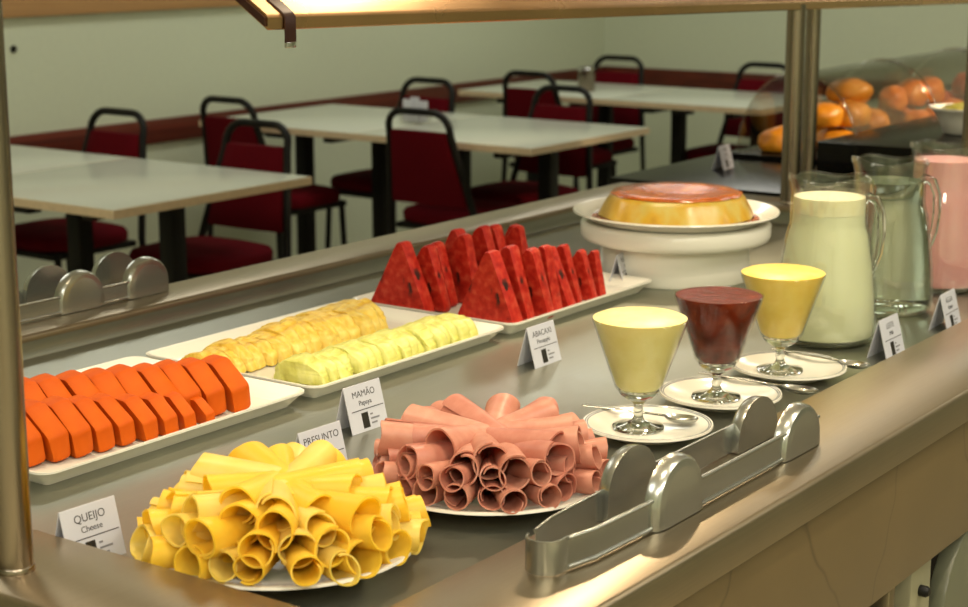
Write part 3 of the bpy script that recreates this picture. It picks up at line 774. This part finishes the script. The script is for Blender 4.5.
jug((-1.163, 3.125, Z), 'glass jug of pink yoghurt drink at the far right', M['pinkdrink'], 'yoghurt', .221, False, math.radians(58))

# ------------------------------------------------------------------ tongs
def tongs(loc, rz, L, guards, gap, label, ah=.036):
    """nose at y=0, arms run to y=L"""
    t = thing('serving_tongs', label, 'tongs', loc, rz, 'steel serving tongs')
    th = .0016
    # U band seen from above, standing on edge
    path = [(gap/2, L)] + [(gap/2, L*.5), (gap/2-.007, L*.12), (gap*.28, .03)]
    path += [(gap*.28*math.cos(a), .016 - .016*math.sin(a)) for a in [PI*.5*k/5*2 for k in range(0, 6)]]
    path += [(-gap*.28, .03), (-gap/2+.007, L*.12), (-gap/2, L*.5), (-gap/2, L)]
    def ribbon(pth, z0, z1, thk):
        rs = []; P = [Vector(p) for p in pth]
        for i, p in enumerate(P):
            d = (P[min(i+1, len(P)-1)]-P[max(0, i-1)]).normalized(); nn = Vector((-d.y, d.x))*thk/2
            rs.append([(p.x+nn.x, p.y+nn.y, z0), (p.x-nn.x, p.y-nn.y, z0), (p.x-nn.x, p.y-nn.y, z1), (p.x+nn.x, p.y+nn.y, z1)])
        return MB().rings(rs)
    ribbon(path[3:10], .001, ah, th).build('spring_bow', M['steel_tool'], t, smooth=60)
    for s in (1, -1):
        arm = ribbon([(s*q[0], q[1]) for q in reversed(path[:4])], .001, ah, th)
        # rolled stiffening ribs along both edges of the arm
        for zz in (.004, ah-.002):
            arm.tube([(s*(q[0]+.0012), q[1], zz) for q in path[:4]], .0022, 8)
        A = arm.build('arm', M['steel_tool'], t, smooth=50)
        for gy, gw, gh in guards:
            x = s*(gap/2+.001)
            def contour(w, h, n=14):
                c = [(-w/2, .0), (-w/2, h-w*.46)]
                c += [(-w/2*math.cos(PI*k/n), h-w*.46 + w*.46*math.sin(PI*k/n)) for k in range(1, n)]
                c += [(w/2, h-w*.46), (w/2, 0)]
                return c
            rs = []
            for dx, k in ((-.012, 1.0), (-.010, 1.0), (.000, .97), (.004, .9), (.0055, .72), (.0055, .70), (.003, .70), (.002, .89), (-.002, .94), (-.010, .975), (-.012, .975)):
                rs.append([(x+s*dx, gy+cy*k, .001 + cz*(1-(1-k)*.6)) for cy, cz in contour(gw, gh)])
            g = MB().rings(rs[:6], True, True, True)
            g.build('guard', M['steel_tool'], A, smooth=35)
    return t
tongs((-.893, 1.345, ZR+.0003), 0, .578, ((.226, .105, .072), (.528, .105, .060)), .066, 'steel tongs with rounded guards lying on the front rim')
tongs((-2.232, 1.50, ZR+.0003), 0, .62, ((.425, .1, .066), (.575, .1, .066)), .09, 'steel tongs with rounded guards lying on the back rim', ah=.032)

# ------------------------------------------------------------------ lights
def area(name, loc, rot, sx, sy, power, col):
    l = bpy.data.lights.new(name, 'AREA'); l.shape = 'RECTANGLE'; l.size = sx; l.size_y = sy; l.energy = power; l.color = col
    o = bpy.data.objects.new(name, l); COL.objects.link(o); o.location = loc; o.rotation_euler = rot; return o
def spot(name, loc, target, power, size, blend, rad, col):
    l = bpy.data.lights.new(name, 'SPOT'); l.energy = power; l.spot_size = math.radians(size); l.spot_blend = blend; l.shadow_soft_size = rad; l.color = col
    o = bpy.data.objects.new(name, l); COL.objects.link(o); o.location = loc
    o.rotation_euler = (Vector(target)-Vector(loc)).to_track_quat('-Z', 'Y').to_euler(); return o
GREENW = (1.0, .98, .88)
for x, y, sx, sy, p in ((-4.1, 2.2, .6, 1.2, 17), (-4.1, 4.6, .6, 1.2, 17), (-4.1, 7.0, .6, 1.2, 17), (-2.3, 6.6, .6, 1.2, 15), (-.4, 7.0, .6, 1.2, 18),
                        (1.4, 4.4, .6, 1.2, 16), (-1.2, -.9, .8, 1.4, 34)):  # unseen room lights; the last is fill added near the camera
    area('unseen_ceiling_light', (x, y, WZ-.02), (0, 0, 0), sx, sy, p, GREENW)
WARM = (1.0, .78, .52)
for x, y, e in ((.3, 2.6, 30), (1.5, .3, 75), (.9, -1.3, 75)):  # unseen fill added on the camera side to lighten upright faces
    area('unseen_ceiling_light', (x, y, WZ-.02), (0, 0, 0), .7, 1.3, e, (1.0, .92, .76))
for y, e in ((1.2, 80), (2.15, 55), (3.0, 55)):
    spot('unseen_warm_spot', (-1.75, y+.1, WZ-.05), (-1.4, y, .88), e, 70, .6, .05, WARM)
spot('unseen_warm_spot', (0, 4.7, WZ-.05), (-1.98, 4.85, 1.0), 520, 34, .6, .05, WARM)  # unseen spot added above the aisle to brighten the covered breads
spot('unseen_warm_spot', (-1.97, 3.94, WZ-.05), (-1.85, 2.9, 1.3), 95, 75, .6, .05, WARM)
spot('unseen_warm_spot', (-.3, 1.2, WZ-.05), (-1.2, 1.5, .88), 60, 60, .6, .06, (1.0, .85, .62))
spot('unseen_warm_spot', (-.3, 2.3, WZ-.05), (-1.15, 2.4, .88), 60, 60, .6, .06, (1.0, .85, .62))

w = bpy.data.worlds.new('world'); S.world = w; w.use_nodes = True
w.node_tree.nodes['Background'].inputs['Color'].default_value = (.6, .62, .5, 1); w.node_tree.nodes['Background'].inputs['Strength'].default_value = .05

# ------------------------------------------------------------------ camera
F = 1740.0; P_ = math.atan(373.5/F); YAW = math.radians(35.35)
cam = bpy.data.cameras.new('camera'); co = bpy.data.objects.new('camera', cam); COL.objects.link(co)
cam.sensor_width = 36; cam.lens = F/968*36; cam.clip_start = .02
co.location = (0, 0, 1.52); co.rotation_euler = (PI/2 - P_, 0, YAW)
cam.dof.use_dof = True; cam.dof.focus_distance = 2.2; cam.dof.aperture_fstop = 7.5
S.camera = co
S.view_settings.view_transform = 'Standard'; S.view_settings.look = 'None'; S.view_settings.gamma = 1; S.view_settings.exposure = -.22
S.view_settings.use_curve_mapping = False
S.cycles.max_bounces = 12; S.cycles.transparent_max_bounces = 16; S.cycles.transmission_bounces = 12
S.cycles.sample_clamp_indirect = 4
